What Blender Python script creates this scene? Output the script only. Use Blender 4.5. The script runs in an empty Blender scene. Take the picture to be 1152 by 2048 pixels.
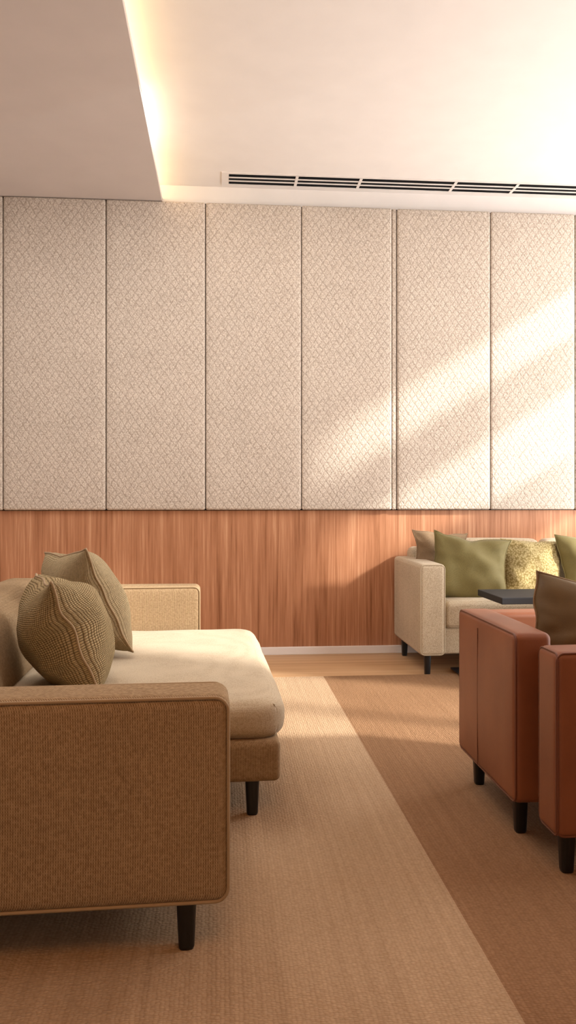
import bpy, bmesh, math
from mathutils import Vector, Matrix, noise

F=1575.0; HZ=1000.0; TH=math.atan(0.085); CT=math.cos(TH); ST=math.sin(TH); D=5.1
scene=bpy.context.scene
scene.view_settings.view_transform='Standard'
scene.view_settings.look='None'

def wall_x(px,Y=D):
    t=(px-576)/F; z=Y/(CT-t*ST); return t*z*CT+z*ST

def lin(c):
    out=[]
    for v in c[:3]:
        v/=255.0
        out.append(v/12.92 if v<=0.04045 else ((v+0.055)/1.055)**2.4)
    return (*out,1)

# ------------------------------------------------ materials
def newmat(name):
    m=bpy.data.materials.new(name); m.use_nodes=True
    nt=m.node_tree; b=nt.nodes['Principled BSDF']
    return m,nt,b
def N(nt,t,**kw):
    n=nt.nodes.new(t)
    for k,v in kw.items(): setattr(n,k,v)
    return n
def coords(nt,scale=(1,1,1)):
    tc=N(nt,'ShaderNodeTexCoord'); mp=N(nt,'ShaderNodeMapping')
    mp.inputs['Scale'].default_value=scale
    nt.links.new(tc.outputs['Object'],mp.inputs['Vector']); return mp.outputs['Vector']
def ramp(nt,fac,stops,interp='LINEAR'):
    r=N(nt,'ShaderNodeValToRGB'); r.color_ramp.interpolation=interp
    e=r.color_ramp.elements
    e[0].position=stops[0][0]; e[0].color=stops[0][1]
    e[1].position=stops[1][0]; e[1].color=stops[1][1]
    for p,c in stops[2:]:
        x=e.new(p); x.color=c
    nt.links.new(fac,r.inputs['Fac']); return r.outputs['Color']
def mixc(nt,a,b,fac,mode='MIX'):
    m=N(nt,'ShaderNodeMix',data_type='RGBA',blend_type=mode)
    if isinstance(fac,(int,float)): m.inputs['Factor'].default_value=fac
    else: nt.links.new(fac,m.inputs['Factor'])
    for s,v in (('A',a),('B',b)):
        sock=[i for i in m.inputs if i.name==s and i.type=='RGBA'][0]
        if isinstance(v,tuple): sock.default_value=v
        else: nt.links.new(v,sock)
    return [o for o in m.outputs if o.type=='RGBA'][0]
def bump(nt,b,h,strength,dist):
    bp=N(nt,'ShaderNodeBump'); bp.inputs['Strength'].default_value=strength; bp.inputs['Distance'].default_value=dist
    nt.links.new(h,bp.inputs['Height']); nt.links.new(bp.outputs['Normal'],b.inputs['Normal']); return bp
def mth(nt,op,a,b=None,c=None):
    n=N(nt,'ShaderNodeMath',operation=op)
    for i,v in enumerate((a,b,c)):
        if v is None: continue
        if isinstance(v,(int,float)): n.inputs[i].default_value=v
        else: nt.links.new(v,n.inputs[i])
    return n.outputs[0]

def plain(name,c,rough=0.6,bumpy=0.0,metal=0.0,spec=0.5):
    m,nt,b=newmat(name)
    v=coords(nt)
    n=N(nt,'ShaderNodeTexNoise'); n.inputs['Scale'].default_value=6; n.inputs['Detail'].default_value=4
    nt.links.new(v,n.inputs['Vector'])
    l=lin(c); d=tuple(x*0.96 for x in l[:3])+(1,)
    nt.links.new(ramp(nt,n.outputs['Fac'],[(0.3,d),(0.7,l)]),b.inputs['Base Color'])
    b.inputs['Roughness'].default_value=rough; b.inputs['Metallic'].default_value=metal
    b.inputs['Specular IOR Level'].default_value=spec
    if bumpy:
        n2=N(nt,'ShaderNodeTexNoise'); n2.inputs['Scale'].default_value=150
        nt.links.new(v,n2.inputs['Vector']); bump(nt,b,n2.outputs['Fac'],bumpy,0.002)
    return m

def fabric(name,c1,c2,scale=200,stretch=(1,1,1),rnd=0.4,bs=0.5,bd=0.002,rough=0.9,sheen=0.1):
    m,nt,b=newmat(name)
    v=coords(nt,stretch)
    nd=N(nt,'ShaderNodeTexNoise'); nd.inputs['Scale'].default_value=9; nd.inputs['Detail'].default_value=3
    nt.links.new(v,nd.inputs['Vector'])
    vo=N(nt,'ShaderNodeTexVoronoi'); vo.inputs['Scale'].default_value=scale; vo.inputs['Randomness'].default_value=rnd
    nt.links.new(v,vo.inputs['Vector'])
    c=ramp(nt,vo.outputs['Distance'],[(0.15,lin(c1)),(0.75,lin(c2))])
    lo=ramp(nt,nd.outputs['Fac'],[(0.3,(0.92,0.92,0.92,1)),(0.7,(1,1,1,1))])
    nt.links.new(mixc(nt,c,lo,1.0,'MULTIPLY'),b.inputs['Base Color'])
    inv=mth(nt,'SUBTRACT',1.0,vo.outputs['Distance'])
    bump(nt,b,inv,bs,bd)
    b.inputs['Roughness'].default_value=rough; b.inputs['Sheen Weight'].default_value=sheen
    b.inputs['Specular IOR Level'].default_value=0.2
    return m

def weave_uv(name,c1,c2,period=0.011,bs=0.9,bd=0.004):
    """chunky basket weave laid out on the cushion's own UV map (in metres)"""
    m,nt,b=newmat(name)
    uv=N(nt,'ShaderNodeUVMap',uv_map='UVMap'); sx=N(nt,'ShaderNodeSeparateXYZ'); nt.links.new(uv.outputs['UV'],sx.inputs[0])
    nz=N(nt,'ShaderNodeTexNoise'); nz.inputs['Scale'].default_value=25; nt.links.new(uv.outputs['UV'],nz.inputs['Vector'])
    wob=mth(nt,'MULTIPLY',mth(nt,'SUBTRACT',nz.outputs['Fac'],0.5),period*0.8)
    k=math.pi/period
    su=mth(nt,'ABSOLUTE',mth(nt,'SINE',mth(nt,'MULTIPLY',mth(nt,'ADD',sx.outputs['X'],wob),k)))
    sv=mth(nt,'ABSOLUTE',mth(nt,'SINE',mth(nt,'MULTIPLY',mth(nt,'ADD',sx.outputs['Y'],wob),k*1.35)))
    h=mth(nt,'MULTIPLY',mth(nt,'POWER',su,0.6),mth(nt,'POWER',sv,0.6))
    c=ramp(nt,h,[(0.1,lin(c2)),(0.8,lin(c1))])
    n2=N(nt,'ShaderNodeTexNoise'); n2.inputs['Scale'].default_value=60; nt.links.new(uv.outputs['UV'],n2.inputs['Vector'])
    lo=ramp(nt,n2.outputs['Fac'],[(0.3,(0.8,0.8,0.8,1)),(0.7,(1,1,1,1))])
    nt.links.new(mixc(nt,c,lo,1.0,'MULTIPLY'),b.inputs['Base Color'])
    bump(nt,b,h,bs,bd)
    b.inputs['Roughness'].default_value=0.95; b.inputs['Specular IOR Level'].default_value=0.1
    return m

def ribbed(name,c1,c2,period=0.0052,bs=0.6,bd=0.0015):
    m,nt,b=newmat(name)
    tc=N(nt,'ShaderNodeTexCoord'); sx=N(nt,'ShaderNodeSeparateXYZ'); nt.links.new(tc.outputs['Object'],sx.inputs[0])
    k=2*math.pi/period
    a=mth(nt,'ADD',sx.outputs['X'],sx.outputs['Y'])
    cw=mth(nt,'SINE',mth(nt,'MULTIPLY',a,k))
    zz=mth(nt,'MULTIPLY',mth(nt,'SINE',mth(nt,'MULTIPLY',sx.outputs['Z'],k*0.8)),cw)
    n=N(nt,'ShaderNodeTexNoise'); n.inputs['Scale'].default_value=120; n.inputs['Detail'].default_value=2
    nt.links.new(tc.outputs['Object'],n.inputs['Vector'])
    h=mth(nt,'MULTIPLY_ADD',mth(nt,'ADD',cw,zz),0.25,n.outputs['Fac'])
    c=ramp(nt,h,[(0.15,lin(c2)),(0.85,lin(c1))])
    n2=N(nt,'ShaderNodeTexNoise'); n2.inputs['Scale'].default_value=5; nt.links.new(tc.outputs['Object'],n2.inputs['Vector'])
    lo=ramp(nt,n2.outputs['Fac'],[(0.3,(0.92,0.92,0.92,1)),(0.7,(1,1,1,1))])
    nt.links.new(mixc(nt,c,lo,1.0,'MULTIPLY'),b.inputs['Base Color'])
    bump(nt,b,h,bs,bd)
    b.inputs['Roughness'].default_value=0.9; b.inputs['Specular IOR Level'].default_value=0.15
    return m

def leather(name,c1,c2,rough=0.48):
    m,nt,b=newmat(name); v=coords(nt)
    n=N(nt,'ShaderNodeTexNoise'); n.inputs['Scale'].default_value=5; n.inputs['Detail'].default_value=5
    nt.links.new(v,n.inputs['Vector'])
    nt.links.new(ramp(nt,n.outputs['Fac'],[(0.3,lin(c1)),(0.7,lin(c2))]),b.inputs['Base Color'])
    vo=N(nt,'ShaderNodeTexVoronoi'); vo.inputs['Scale'].default_value=350
    nt.links.new(v,vo.inputs['Vector']); bump(nt,b,vo.outputs['Distance'],0.12,0.001)
    b.inputs['Roughness'].default_value=rough; b.inputs['Specular IOR Level'].default_value=0.4
    return m

def wood(name,axis,stops,scale=1.0,rough=0.45):
    m,nt,b=newmat(name)
    st=[45*scale,45*scale,45*scale]; st[axis]=1.1*scale
    v=coords(nt,tuple(st))
    n=N(nt,'ShaderNodeTexNoise'); n.inputs['Scale'].default_value=1.0; n.inputs['Detail'].default_value=7; n.inputs['Roughness'].default_value=0.65
    nt.links.new(v,n.inputs['Vector'])
    st2=[9*scale,9*scale,9*scale]; st2[axis]=0.4*scale
    v2=coords(nt,tuple(st2))
    n2=N(nt,'ShaderNodeTexNoise'); n2.inputs['Scale'].default_value=1.0; n2.inputs['Detail'].default_value=2; n2.inputs['Distortion'].default_value=0.6
    nt.links.new(v2,n2.inputs['Vector'])
    mx=mth(nt,'MULTIPLY_ADD',n.outputs['Fac'],0.7,mth(nt,'MULTIPLY',n2.outputs['Fac'],0.3))
    c=ramp(nt,mx,[(p,lin(k)) for p,k in stops])
    nt.links.new(c,b.inputs['Base Color'])
    b.inputs['Roughness'].default_value=rough; b.inputs['Specular IOR Level'].default_value=0.3
    bump(nt,b,mx,0.1,0.002)
    return m

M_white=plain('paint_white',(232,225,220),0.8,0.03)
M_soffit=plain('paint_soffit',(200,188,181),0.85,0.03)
M_trim=plain('trim_paint',(228,220,214),0.5)
M_black=plain('black_lacquer',(14,13,14),0.35)
M_slot=plain('slot_dark',(18,18,20),0.9,spec=0.1)
M_metal=plain('dark_metal',(45,46,52),0.4,0,0.6)
M_table=plain('table_top',(34,33,36),0.6,spec=0.3)
M_wallwood=wood('veneer',2,[(0.34,(130,83,54)),(0.44,(160,109,77)),(0.53,(175,123,90)),(0.64,(197,149,114))],1.5)
M_floorwood=wood('oak_floor',0,[(0.3,(160,122,86)),(0.5,(190,152,112)),(0.7,(206,172,134))],0.6)
M_sofa=ribbed('sofa_tweed',(176,151,118),(126,101,73))
M_sofa_seat=fabric('sofa_seat_weave',(200,184,158),(168,149,122),300,(1,1,1),0.6,0.2,0.0008)
M_pipe=plain('piping',(158,134,102),0.8)
M_sofa2=fabric('pale_tweed',(204,189,164),(162,145,120),200,(1,1,1),0.5,0.4,0.001)
M_pipe2=plain('pale_piping',(180,165,140),0.8)
M_pilknit=weave_uv('knit_tan',(190,168,128),(104,84,54),0.010)
M_pilknit2=weave_uv('knit_sand',(188,169,134),(124,104,74),0.008,0.7,0.003)
M_olive=fabric('olive_satin',(120,109,66),(102,91,52),420,(1,1,1),0.6,0.2,0.0006,0.7)
M_tan=fabric('tan_linen',(146,122,94),(116,94,70),400,(1,1,1),0.6,0.2,0.0006)
M_yellow=fabric('mustard_pattern',(182,165,120),(126,108,62),95,(1,1,1),0.9,0.4,0.0015)
M_leather=leather('terracotta_leather',(120,69,43),(138,83,53))
M_leatherseam=plain('leather_seam',(106,58,36),0.5)
M_brown=leather('brown_hide',(88,68,38),(106,84,50),0.6)

def panel_mat():
    m,nt,b=newmat('boucle_panel')
    tc=N(nt,'ShaderNodeTexCoord'); v=tc.outputs['Object']
    nz=N(nt,'ShaderNodeTexNoise'); nz.inputs['Scale'].default_value=16; nz.inputs['Detail'].default_value=2
    nt.links.new(v,nz.inputs['Vector'])
    sx=N(nt,'ShaderNodeSeparateXYZ'); nt.links.new(v,sx.inputs[0])
    warp=mth(nt,'MULTIPLY',mth(nt,'SUBTRACT',nz.outputs['Fac'],0.5),0.03)
    x=mth(nt,'ADD',sx.outputs['X'],warp); z=mth(nt,'MULTIPLY',sx.outputs['Z'],0.72)
    k=math.pi/0.045
    d1=mth(nt,'ABSOLUTE',mth(nt,'SINE',mth(nt,'MULTIPLY',mth(nt,'ADD',x,z),k)))
    d2=mth(nt,'ABSOLUTE',mth(nt,'SINE',mth(nt,'MULTIPLY',mth(nt,'SUBTRACT',x,z),k)))
    dm=mth(nt,'MINIMUM',d1,d2)
    vo=N(nt,'ShaderNodeTexVoronoi'); vo.inputs['Scale'].default_value=110; vo.inputs['Randomness'].default_value=0.5
    nt.links.new(v,vo.inputs['Vector'])
    n=N(nt,'ShaderNodeTexNoise'); n.inputs['Scale'].default_value=3; n.inputs['Detail'].default_value=4
    nt.links.new(v,n.inputs['Vector'])
    c=ramp(nt,vo.outputs['Distance'],[(0.1,lin((224,212,198))),(0.8,lin((170,155,141)))])
    c2=ramp(nt,dm,[(0.0,(0.78,0.755,0.735,1)),(0.4,(1,1,1,1))])
    c3=ramp(nt,n.outputs['Fac'],[(0.35,(0.95,0.95,0.95,1)),(0.65,(1,1,1,1))])
    c=mixc(nt,mixc(nt,c,c2,1.0,'MULTIPLY'),c3,1.0,'MULTIPLY')
    nt.links.new(c,b.inputs['Base Color'])
    a=mth(nt,'MULTIPLY_ADD',vo.outputs['Distance'],-0.8,mth(nt,'MULTIPLY',mth(nt,'MINIMUM',dm,0.5),1.4))
    bump(nt,b,a,0.6,0.003)
    b.inputs['Roughness'].default_value=0.95; b.inputs['Specular IOR Level'].default_value=0.1
    return m
M_panel=panel_mat()

def carpet_mat():
    m,nt,b=newmat('striped_carpet')
    tc=N(nt,'ShaderNodeTexCoord'); sx=N(nt,'ShaderNodeSeparateXYZ'); nt.links.new(tc.outputs['Object'],sx.inputs[0])
    mr=N(nt,'ShaderNodeMapRange'); mr.inputs['From Min'].default_value=-2.4; mr.inputs['From Max'].default_value=3.0
    nt.links.new(sx.outputs['X'],mr.inputs['Value'])
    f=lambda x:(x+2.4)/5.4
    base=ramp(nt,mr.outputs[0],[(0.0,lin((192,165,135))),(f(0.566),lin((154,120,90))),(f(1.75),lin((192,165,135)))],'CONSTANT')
    n=N(nt,'ShaderNodeTexNoise'); n.inputs['Scale'].default_value=1; n.inputs['Detail'].default_value=5; nt.links.new(coords(nt,(60,1.0,1)),n.inputs['Vector'])
    st=ramp(nt,n.outputs['Fac'],[(0.3,(0.86,0.84,0.82,1)),(0.7,(1,1,1,1))])
    n3=N(nt,'ShaderNodeTexNoise'); n3.inputs['Scale'].default_value=2.2; n3.inputs['Detail'].default_value=3
    nt.links.new(coords(nt,(1,0.6,1)),n3.inputs['Vector'])
    st3=ramp(nt,n3.outputs['Fac'],[(0.35,(0.88,0.86,0.84,1)),(0.65,(1,1,1,1))])
    vo=N(nt,'ShaderNodeTexVoronoi'); vo.inputs['Scale'].default_value=110; vo.inputs['Randomness'].default_value=0.5
    nt.links.new(coords(nt,(1,1.6,1)),vo.inputs['Vector'])
    st2=ramp(nt,vo.outputs['Distance'],[(0.2,(1,1,1,1)),(0.8,(0.76,0.73,0.70,1))])
    c=mixc(nt,base,st,1.0,'MULTIPLY'); c=mixc(nt,c,st2,1.0,'MULTIPLY'); c=mixc(nt,c,st3,1.0,'MULTIPLY')
    nt.links.new(c,b.inputs['Base Color'])
    bump(nt,b,mth(nt,'SUBTRACT',1.0,vo.outputs['Distance']),0.8,0.004)
    b.inputs['Roughness'].default_value=0.95; b.inputs['Specular IOR Level'].default_value=0.1
    return m
M_carpet=carpet_mat()

# ------------------------------------------------ geometry helpers
def obj_from_bm(bm,name,mat,parent=None,smooth=True,loc=None,rot=None):
    bmesh.ops.recalc_face_normals(bm,faces=bm.faces)
    me=bpy.data.meshes.new(name); bm.to_mesh(me); bm.free()
    if smooth:
        for p in me.polygons: p.use_smooth=True
    o=bpy.data.objects.new(name,me); scene.collection.objects.link(o)
    me.materials.append(mat)
    if parent: o.parent=parent
    if loc: o.location=loc
    if rot: o.rotation_euler=rot
    return o
def empty(name,loc=(0,0,0),rot=(0,0,0)):
    e=bpy.data.objects.new(name,None); e.location=loc; e.rotation_euler=rot; e.empty_display_size=0.1
    scene.collection.objects.link(e); return e
def add_box(bm,lo,hi):
    vs=[bm.verts.new((x,y,z)) for x in (lo[0],hi[0]) for y in (lo[1],hi[1]) for z in (lo[2],hi[2])]
    for f in ((0,1,3,2),(4,6,7,5),(0,4,5,1),(2,3,7,6),(0,2,6,4),(1,5,7,3)):
        bm.faces.new([vs[i] for i in f])
def boxes(name,lst,mat,parent=None,bevel=0):
    bm=bmesh.new()
    for lo,hi in lst: add_box(bm,lo,hi)
    o=obj_from_bm(bm,name,mat,parent,smooth=False)
    if bevel:
        md=o.modifiers.new('bev','BEVEL'); md.width=bevel; md.segments=2
    return o
def soft_box(name,lo,hi,r,mat,parent=None,bulge=(0,0,0),n=8,slant=0.0,wr=0.0,seed=0,planr=None):
    c=[(lo[i]+hi[i])/2 for i in range(3)]; h=[(hi[i]-lo[i])/2 for i in range(3)]
    R=max(r,planr or 0)
    def axis(a,rr):
        rr=min(rr,a*0.98)
        s=[-a+rr*(1-math.cos(t*math.pi/2/5)) for t in range(0,6)]
        inner=[-(a-rr)+2*(a-rr)*k/n for k in range(1,n)]
        return s+inner+[-x for x in reversed(s)]
    A=[axis(h[0],R),axis(h[1],R),axis(h[2],r)]
    bm=bmesh.new(); cache={}
    def vert(p):
        key=tuple(round(x,6) for x in p)
        if key in cache: return cache[key]
        x,y,z=p
        if planr:
            ix=max(-(h[0]-planr),min(h[0]-planr,x)); iy=max(-(h[1]-planr),min(h[1]-planr,y))
            dx,dy=x-ix,y-iy; L=math.hypot(dx,dy); mx=max(abs(dx),abs(dy))
            if L>1e-9: x=ix+dx/L*mx; y=iy+dy/L*mx
        q=[x,y,z]
        inner=[max(-(h[i]-r),min(h[i]-r,q[i])) for i in range(3)]
        if planr:
            ex=h[0]-abs(p[0]); ey=h[1]-abs(p[1]); e=min(ex,ey)
            zz=abs(z)-(h[2]-r)
            if zz>0 or e<r:
                a=max(0,r-e); b=max(0,zz); mx=max(a,b); L=math.hypot(a,b)
                if L>1e-9:
                    na=a/L*mx; nb=b/L*mx
                    s=(a-na)
                    if ex<ey-1e-9 : x-=math.copysign(s,x)
                    elif ey<ex-1e-9: y-=math.copysign(s,y)
                    else:
                        x-=math.copysign(s*0.7,x); y-=math.copysign(s*0.7,y)
                    if b>0: z=math.copysign(h[2]-r+nb,z)
            q=[x,y,z]
        else:
            dv=Vector([q[i]-inner[i] for i in range(3)])
            L=dv.length; mx=max(abs(k) for k in dv)
            if L>1e-9: dv=dv/L*mx
            q=[inner[i]+dv[i] for i in range(3)]
        u=[p[i]/h[i] for i in range(3)]
        w=[max(0,1-u[i]**2) for i in range(3)]
        q[0]+=math.copysign(bulge[0],u[0])*w[1]*w[2]*abs(u[0])
        q[1]+=math.copysign(bulge[1],u[1])*w[0]*w[2]*abs(u[1])
        q[2]+=math.copysign(bulge[2],u[2])*(w[0]**0.6)*(w[1]**0.6)*abs(u[2])
        q[0]+=slant*(q[2]+h[2])
        P=Vector([q[i]+c[i] for i in range(3)])
        if wr: P+=noise.noise_vector(P*5+Vector((seed,0,0)))*wr
        v=bm.verts.new(P); cache[key]=v; return v
    for ax in range(3):
        o1,o2=[i for i in range(3) if i!=ax]
        for sgn in (-1,1):
            for i in range(len(A[o1])-1):
                for j in range(len(A[o2])-1):
                    vs=[]
                    for a,b in ((i,j),(i+1,j),(i+1,j+1),(i,j+1)):
                        p=[0,0,0]; p[ax]=sgn*h[ax]; p[o1]=A[o1][a]; p[o2]=A[o2][b]; vs.append(vert(p))
                    if len(set(vs))>=3:
                        try: bm.faces.new(vs)
                        except ValueError: pass
    return obj_from_bm(bm,name,mat,parent)
def tube(name,pts,rad,mat,parent=None,closed=True,loc=None,rot=None):
    bm=bmesh.new(); n=len(pts); S=8; rings=[]
    pts=[Vector(p) for p in pts]
    for i,p in enumerate(pts):
        a=pts[(i-1)%n] if (closed or i>0) else p; b=pts[(i+1)%n] if (closed or i<n-1) else p
        t=(b-a).normalized()
        up=Vector((0.13,0.31,0.94)); 
        if abs(t.dot(up))>0.95: up=Vector((0.9,0.3,0.1))
        s=t.cross(up).normalized(); w=s.cross(t)
        rings.append([bm.verts.new(p+(s*math.cos(k*2*math.pi/S)+w*math.sin(k*2*math.pi/S))*rad) for k in range(S)])
    for i in range(n if closed else n-1):
        A,B=rings[i],rings[(i+1)%n]
        best=min(range(S),key=lambda o:(A[0].co-B[o].co).length)
        for k in range(S):
            bm.faces.new((A[k],A[(k+1)%S],B[(k+1+best)%S],B[(k+best)%S]))
    return obj_from_bm(bm,name,mat,parent,loc=loc,rot=rot)
def loop_rect(ax,pos,lo,hi,r,inset=0.0,k=6):
    (a0,b0),(a1,b1)=lo,hi; a0+=inset;b0+=inset;a1-=inset;b1-=inset
    out=[]
    for cx,cy,st in ((a1-r,b1-r,0),(a0+r,b1-r,1),(a0+r,b0+r,2),(a1-r,b0+r,3)):
        for i in range(k+1):
            t=math.pi/2*(st+i/k); out.append((cx+r*math.cos(t),cy+r*math.sin(t)))
    res=[]
    m=len(out)
    for i in range(m):
        p=out[i]; q=out[(i+1)%m]; d=math.hypot(q[0]-p[0],q[1]-p[1]); s=max(1,int(d/0.06))
        for j in range(s):
            t=j/s; a=p[0]+(q[0]-p[0])*t; b=p[1]+(q[1]-p[1])*t
            v=[a,b]; v.insert(ax,pos); res.append(tuple(v))
    return res
def leg(name,x,y,top,bot,h0,h1,parent,splay=(0,0),mat=None):
    bm=bmesh.new()
    rings=[]
    for z,r,k in ((h1,top,0),(h0+0.006,bot*1.02,1),(h0,bot*0.9,1)):
        ring=[]
        for i in range(24):
            t=2*math.pi*i/24; c,s=math.cos(t),math.sin(t)
            e=0.62
            ring.append(bm.verts.new((x+splay[0]*k+r*math.copysign(abs(c)**e,c),y+splay[1]*k+r*math.copysign(abs(s)**e,s),z)))
        rings.append(ring)
    for A,B in zip(rings,rings[1:]):
        for i in range(24): bm.faces.new((A[i],A[(i+1)%24],B[(i+1)%24],B[i]))
    bm.faces.new(rings[0]); bm.faces.new(rings[-1])
    return obj_from_bm(bm,name,mat or M_black,parent,smooth=False)
def pillow(name,W,H,T,mat,pmat,loc,rot,parent=None,wr=0.012,seed=0,pinch=0.09,dent=0.0,pipe=0.004):
    e=empty(name,loc,rot)
    if parent: e.parent=parent
    n=34; bm=bmesh.new(); uvl=bm.loops.layers.uv.new('UVMap')
    def P(u,v,side):
        pu=1-pinch*(1-v*v); pv=1-pinch*(1-u*u)
        x=u*W/2*pu; z=v*H/2*pv
        z-=dent*math.exp(-(u/0.35)**2)*max(0,v)**2
        t=(max(0,1-abs(u)**2.4)*max(0,1-abs(v)**2.4))**0.58
        y=side*T/2*t
        q=Vector((x,y,z))
        edge=1-max(abs(u),abs(v))
        d=noise.noise(Vector((x*7+seed,y*2+side*3,z*7)))*wr*1.6*min(1,edge*4+0.0)
        ang=math.atan2(v,u)
        d+=math.sin(ang*18+seed)*wr*0.25*max(0,1-abs(edge-0.12)/0.16)
        q.y+=side*d*(1 if t>0 else 0)
        wv=noise.noise_vector(Vector((u*2.2+seed,v*2.2,0.3)))*0.014
        q+=Vector((wv.x,wv.y,wv.z))
        return q
    grid={}
    us=[math.sin(math.pi/2*(2*i/n-1)) *0.5+0.5*(2*i/n-1) for i in range(n+1)]
    for side in (-1,1):
        for i in range(n+1):
            for j in range(n+1):
                b=i in (0,n) or j in (0,n)
                key=(i,j,0 if b else side)
                if key not in grid: grid[key]=bm.verts.new(P(us[i],us[j],0 if b else side))
    g=lambda i,j,s: grid[(i,j,0 if (i in (0,n) or j in (0,n)) else s)]
    WW=W+T*0.45; HH=H+T*0.45
    for side in (-1,1):
        for i in range(n):
            for j in range(n):
                ij=((i,j),(i+1,j),(i+1,j+1),(i,j+1))
                f=bm.faces.new([g(a,b,side) for a,b in ij])
                for lp,(a,b) in zip(f.loops,ij): lp[uvl].uv=((2*a/n-1)*WW/2,(2*b/n-1)*HH/2)
    path=[(i,0) for i in range(n)]+[(n,j) for j in range(n)]+[(i,n) for i in range(n,0,-1)]+[(0,j) for j in range(n,0,-1)]
    pts=[g(i,j,1).co.copy() for i,j in path]
    obj_from_bm(bm,'pillow_cover',mat,e)
    tube('pillow_piping',pts,pipe,pmat,e)
    return e
def R(*a): return tuple(math.radians(x) for x in a)

# ------------------------------------------------ room shell
CH=3.02; SH=2.9; XR=3.0; XL=-2.4; YB=-3.2
boxes('floor',[((XL,YB,-0.1),(XR,D,0.0))],M_floorwood)
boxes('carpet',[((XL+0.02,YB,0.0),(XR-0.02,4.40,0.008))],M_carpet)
boxes('wall_back',[((XL-0.1,D,-0.1),(XR+0.1,D+0.1,CH+0.1))],M_white)
boxes('wall_left',[((XL-0.1,YB,-0.1),(XL,D,CH+0.1))],M_white)
boxes('ceiling',[((XL,YB,CH),(XR,D,CH+0.1))],M_white)
SE=wall_x(325)
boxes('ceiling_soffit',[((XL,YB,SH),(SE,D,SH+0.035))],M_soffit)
boxes('trim_cove_back',[((SE-0.16,YB,SH+0.035),(SE-0.14,D,CH))],M_white)
# right wall with window openings
W1=(3.80,5.0); W2=(1.5,3.2)
boxes('wall_right',[((XR,YB,-0.1),(XR+0.12,W2[0],CH+0.1)),((XR,W1[1],-0.1),(XR+0.12,D,CH+0.1)),
   ((XR,W2[1],-0.1),(XR+0.12,W1[0],CH+0.1)),
   ((XR,W2[0],-0.1),(XR+0.12,W2[1],0.12)),((XR,W1[0],-0.1),(XR+0.12,W1[1],0.12)),
   ((XR,W2[0],2.9),(XR+0.12,W2[1],CH+0.1)),((XR,W1[0],2.9),(XR+0.12,W1[1],CH+0.1))],M_white)
for i,(a,b) in enumerate((W1,W2)):
    wf=[((XR+0.02,a,0.12),(XR+0.10,b,0.18)),((XR+0.02,a,2.86),(XR+0.10,b,2.9)),
        ((XR+0.02,a,0.12),(XR+0.10,a+0.05,2.9)),((XR+0.02,b-0.05,0.12),(XR+0.10,b,2.9))]
    if i==0: wf+=[((XR+0.02,a,2.2),(XR+0.10,b,2.52)),((XR+0.02,a,1.36),(XR+0.10,b,1.74))]
    else: wf+=[((XR+0.02,a,1.9),(XR+0.10,b,1.96)),((XR+0.02,2.37,0.12),(XR+0.10,2.43,2.9))]
    boxes('window_%d'%(i+1),wf,M_trim)
# wood wainscot
WB=0.937
boxes('wood_wainscot',[((XL,D-0.018,0.0),(XR,D-0.0005,WB+0.02))],M_wallwood)
boxes('baseboard_back',[((XL,D-0.034,0.0),(XR,D-0.018,0.05))],M_trim,bevel=0.003)
# padded wall panels
pe=empty('acoustic_wall_panels',(0,0,0))
seams=[-398,-198,6,212,411,603,784,794,981,1150,1325,1500]
xs=[wall_x(s,D-0.05) for s in seams]
xs[0]=XL+0.01
xs=[x for x in xs if x<XR-0.02]+[XR-0.01]
for i in range(len(xs)-1):
    a,b=xs[i]+0.002,xs[i+1]-0.002
    if b-a<0.05:
        soft_box('panel_strip_%d'%i,(a,D-0.045,WB),(b,D-0.001,SH-0.002),0.008,M_panel,pe,n=4)
    else:
        soft_box('panel_%d'%i,(a,D-0.055,WB),(b,D-0.001,SH-0.002),0.014,M_panel,pe,n=10)
        tube('panel_welt_%d'%i,loop_rect(1,D-0.044,(a,WB),(b,SH-0.002),0.008,0.003),0.003,M_panel,pe)
boxes('panel_backing',[((XL+0.005,D-0.022,WB-0.004),(XR-0.005,D-0.002,SH))],M_slot,pe)

# linear vent in the ceiling
ve=empty('linear_air_vent',(0,0,0))
y0,y1=4.86,5.06; vx0=wall_x(443,4.97); vx1=2.9
boxes('vent_frame',[((vx0+0.045,y0,CH-0.005),(vx1,y0+0.022,CH-0.0005)),((vx0+0.045,y1-0.022,CH-0.005),(vx1,y1,CH-0.0005)),
   ((vx0,y0,CH-0.005),(vx0+0.045,y1,CH-0.0005))],M_trim,ve)
boxes('vent_slot_shade',[((vx0+0.046,y0+0.023,CH-0.0025),(vx1,y1-0.023,CH-0.001))],M_slot,ve)  # flat dark strip; shade inside the slots is put into its colour
sl=[]
for k in (1,2):
    yc=y0+0.022+ (y1-y0-0.044)*k/3
    sl.append(((vx0+0.046,yc-0.009,CH-0.005),(vx1,yc+0.009,CH-0.003)))
boxes('vent_slats',sl,M_trim,ve)
boxes('vent_dividers',[((wall_x(p,4.97)-0.009,y0+0.023,CH-0.0065),(wall_x(p,4.97)+0.009,y1-0.023,CH-0.0055)) for p in (592,718,905,1027,1210)],M_trim,ve)

# LED cove strip
m,nt,b=newmat('led_strip'); b.inputs['Emission Color'].default_value=(1,0.72,0.32,1); b.inputs['Emission Strength'].default_value=15
boxes('led_cove_strip',[((SE-0.11,YB+0.1,SH+0.036),(SE-0.085,D-0.03,SH+0.05))],m)

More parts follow.
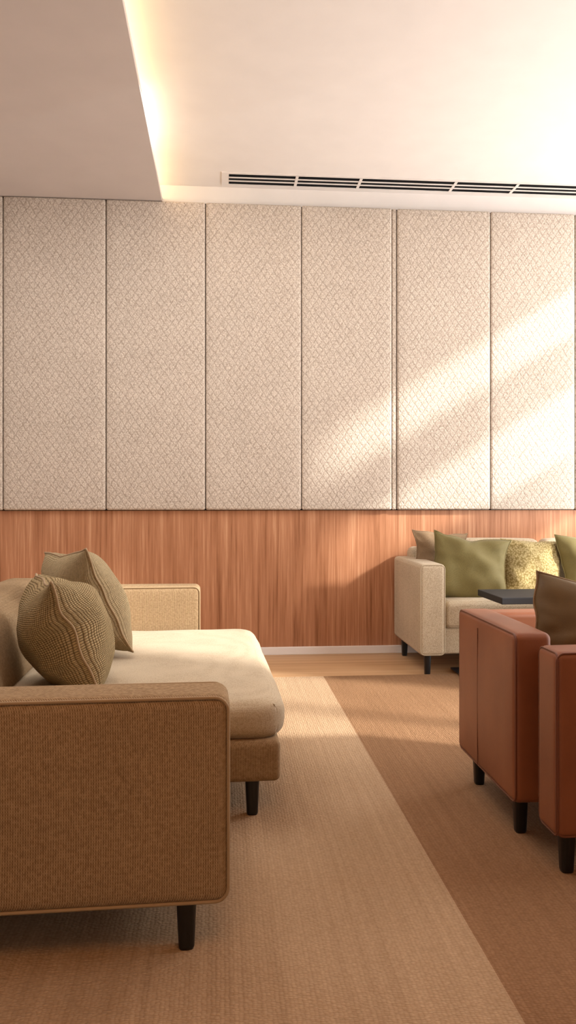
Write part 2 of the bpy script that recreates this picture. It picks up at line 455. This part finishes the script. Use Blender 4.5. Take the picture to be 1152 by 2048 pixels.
# ------------------------------------------------ left chaise sofa
S=empty('chaise_sofa',(0.02,1.71,0.0),R(0,0,1.6))
def L(x,y,z): return (x-0.02,y-1.71,z)
Z0=0.125
soft_box('arm_near',L(-1.05,1.71,Z0),L(0.02,1.86,0.575),0.026,M_sofa,S,bulge=(0,0.004,0.004),n=10)
tube('arm_near_piping',loop_rect(1,0.006,(-1.07,Z0),(0,0.575),0.03,0.004),0.004,M_pipe,S)
tube('arm_near_piping_inner',loop_rect(1,0.144,(-1.07,Z0),(0,0.575),0.03,0.004),0.004,M_pipe,S)
soft_box('arm_far',L(-1.0,3.87,Z0),L(-0.04,4.02,0.578),0.026,M_sofa,S,bulge=(0,0.004,0.004),n=10)
tube('arm_far_piping',loop_rect(1,3.876-1.71,(-1.02,Z0),(-0.06,0.578),0.03,0.004),0.004,M_pipe,S)
soft_box('base_near',L(-0.95,1.85,Z0),L(-0.02,2.50,0.255),0.02,M_sofa,S)
soft_box('base_chaise',L(-0.95,2.43,Z0),L(0.205,3.86,0.255),0.02,M_sofa,S)
soft_box('seat_cushion_near',L(-0.72,1.865,0.25),L(0.01,2.43,0.385),0.035,M_sofa_seat,S,bulge=(0,0,0.008))
soft_box('seat_cushion_chaise',L(-0.72,2.435,0.25),L(0.225,3.865,0.372),0.045,M_sofa_seat,S,bulge=(0.006,0.004,0.014),wr=0.005,planr=0.10,n=14)
soft_box('backrest_frame',L(-1.08,1.86,Z0),L(-0.88,3.87,0.60),0.05,M_sofa,S)
soft_box('back_cushion',L(-0.90,1.88,0.33),L(-0.66,3.86,0.635),0.07,M_sofa,S,bulge=(0.02,0,0.01),slant=-0.25,wr=0.006)  # darker body fabric puts the shade on the backrest into its colour
for i,(x,y) in enumerate(((-0.075,1.765),(-0.95,1.80),(0.12,2.49),(0.12,3.76),(-0.12,3.95),(-0.95,3.95))):
    leg('leg_%d'%(i+1),x-0.02,y-1.71,0.024,0.0175,0.008,Z0+0.02,S)
pillow('knit_throw_pillow',0.41,0.40,0.29,M_pilknit,M_pipe,(-0.52,2.71,0.558),R(-23,0,110),seed=3)
pillow('knit_throw_pillow.001',0.46,0.44,0.26,M_pilknit2,M_pipe,(-0.545,3.25,0.592),R(-24,5,122),seed=11)

# ------------------------------------------------ far sofa
B=empty('cream_sofa',(1.12,4.36,0))
def Q(x,y,z): return (x-1.12,y-4.36,z)
soft_box('arm_left',Q(1.12,4.36,0.12),Q(1.265,5.05,0.635),0.022,M_sofa2,B,bulge=(0.003,0,0.004))
tube('arm_left_piping',loop_rect(1,0.006,(0,0.12),(0.145,0.635),0.025,0.003),0.003,M_pipe2,B)
tube('arm_left_top_piping',[(0.004,y/10*0.66+0.015,0.616) for y in range(11)],0.003,M_pipe2,B,closed=False)
soft_box('arm_right',Q(2.78,4.36,0.12),Q(2.925,5.05,0.635),0.022,M_sofa2,B)
soft_box('base',Q(1.25,4.40,0.12),Q(2.80,5.0,0.27),0.015,M_sofa2,B)
soft_box('seat_cushion_1',Q(1.268,4.375,0.268),Q(2.02,4.86,0.425),0.035,M_sofa2,B,bulge=(0,0.008,0.012))
soft_box('seat_cushion_2',Q(2.025,4.375,0.268),Q(2.775,4.86,0.425),0.035,M_sofa2,B,bulge=(0,0.008,0.012))
soft_box('backrest',Q(1.20,4.92,0.15),Q(2.85,5.05,0.70),0.04,M_sofa2,B)
soft_box('back_cushion_1',Q(1.27,4.82,0.41),Q(2.02,4.96,0.75),0.05,M_sofa2,B,bulge=(0,0.02,0.01))
soft_box('back_cushion_2',Q(2.025,4.82,0.41),Q(2.775,4.96,0.75),0.05,M_sofa2,B,bulge=(0,0.02,0.01))
for i,(x,y) in enumerate(((1.175,4.42),(1.175,4.98),(2.87,4.42),(2.87,4.98))):
    leg('leg_%d'%(i+1),x-1.12,y-4.36,0.022,0.016,0.0,0.14,B)
pillow('tan_throw_pillow',0.36,0.36,0.11,M_tan,M_tan,(1.355,4.76,0.63),R(-14,4,6),seed=5)
pillow('olive_throw_pillow',0.46,0.42,0.17,M_olive,M_olive,(1.47,4.57,0.592),R(-20,8,-6),seed=7,dent=0.02)
pillow('mustard_throw_pillow',0.39,0.35,0.14,M_yellow,M_yellow,(1.90,4.68,0.585),R(-18,4,4),seed=9)
pillow('olive_throw_pillow.001',0.42,0.40,0.17,M_olive,M_olive,(2.27,4.66,0.60),R(-18,-3,4),seed=15)

# ------------------------------------------------ table
T=empty('lounge_table',(1.43,3.92,0))
boxes('table_top',[((0,0,0.465),(1.0,0.38,0.50))],M_table,T,bevel=0.004)
boxes('table_post',[((0.46,0.14,0.02),(0.54,0.22,0.467))],M_metal,T,bevel=0.004)
boxes('table_base',[((-0.09,0.02,0.009),(0.95,0.60,0.02))],M_metal,T,bevel=0.003)

# ------------------------------------------------ leather armchair
C=empty('leather_armchair',(0.845,1.98,0))
def K(x,y,z): return (x-0.845,y-1.98,z)
HB=0.118
soft_box('backrest',K(0.845,2.215,HB),K(0.96,2.755,0.612),0.02,M_leather,C,bulge=(0.003,0.003,0.004))
tube('backrest_piping',loop_rect(0,0.006,(2.215-1.98,HB),(2.755-1.98,0.612),0.022,0.003),0.003,M_leatherseam,C)
tube('backrest_seam',[(-0.0025,0.555,HB+0.01+i*0.045) for i in range(11)],0.0012,M_leatherseam,C,closed=False)
soft_box('arm_near',K(0.868,1.98,HB),K(1.58,2.105,0.602),0.02,M_leather,C,bulge=(0.0,0.003,0.004))
tube('arm_near_piping',loop_rect(1,0.006,(0.023,HB),(0.735,0.602),0.022,0.003),0.003,M_leatherseam,C)
tube('arm_near_end_piping',loop_rect(0,0.029,(0,HB),(0.125,0.602),0.022,0.003),0.0025,M_leatherseam,C)
soft_box('arm_far',K(0.94,2.70,HB),K(1.58,2.815,0.602),0.02,M_leather,C)
soft_box('inner_back',K(0.915,2.09,HB+0.01),K(0.99,2.75,0.57),0.02,M_leather,C)
soft_box('seat_base',K(0.93,2.09,HB),K(1.56,2.72,0.27),0.02,M_leather,C)
soft_box('seat_cushion',K(0.985,2.108,0.265),K(1.59,2.698,0.41),0.035,M_leather,C,bulge=(0.005,0,0.012))
for i,(x,y) in enumerate(((0.90,2.69),(0.892,2.29),(0.92,2.035),(1.52,2.035),(1.52,2.76))):
    leg('leg_%d'%(i+1),x-0.845,y-1.98,0.022,0.0165,0.008,HB+0.015,C)
pillow('brown_throw_pillow',0.46,0.33,0.17,M_brown,M_tan,(1.22,2.44,0.565),R(-12,9,-8),seed=21)

# ------------------------------------------------ camera
cd=bpy.data.cameras.new('camera'); cam=bpy.data.objects.new('camera',cd); scene.collection.objects.link(cam)
cam.location=(0,0,1.0); cam.rotation_euler=(math.pi/2,0,-TH)
cd.sensor_fit='VERTICAL'; cd.sensor_height=36; cd.lens=36*F/2048; cd.shift_y=-(1024-HZ)/2048
cd.clip_start=0.02
scene.camera=cam

# ------------------------------------------------ lights
def area(name,loc,direction,sx,sy,power,col,spread=180):
    l=bpy.data.lights.new(name,'AREA'); l.shape='RECTANGLE'; l.size=sx; l.size_y=sy; l.energy=power; l.color=col
    l.spread=math.radians(spread)
    o=bpy.data.objects.new(name,l); scene.collection.objects.link(o); o.location=loc
    o.rotation_euler=Vector(direction).to_track_quat('-Z','Y').to_euler(); return o
sd=Vector((-1,0.50,-0.60)).normalized()
sl_=bpy.data.lights.new('sun_light','SUN'); sl_.energy=8; sl_.angle=math.radians(4); sl_.color=(1,0.95,0.87)
so=bpy.data.objects.new('sun_light',sl_); scene.collection.objects.link(so); so.rotation_euler=sd.to_track_quat('-Z','Y').to_euler(); so.location=(6,0,5)
area('window_daylight',(3.35,4.4,1.6),(-1,-0.05,0.05),1.6,3.0,195,(1,0.985,0.97))
area('window_daylight.001',(3.35,2.5,1.6),(-1,1.0,0.12),1.8,3.0,120,(1,0.985,0.97))
area('warm_fill',(0.3,0.0,2.85),(0,0.1,-1),1.4,1.0,23,(1,0.43,0.14))  # unseen warm fill, added to tint the foreground floor and near arm
area('room_fill',(-0.6,3.5,2.86),(0.1,0.15,-1),1.6,2.0,42,(1,0.98,0.95))  # unseen overhead fill, added to light the far half of the room
w=bpy.data.worlds.new('world'); scene.world=w; w.use_nodes=True
bg=w.node_tree.nodes['Background']; bg.inputs[0].default_value=(1.0,0.77,0.57,1); bg.inputs[1].default_value=0.13
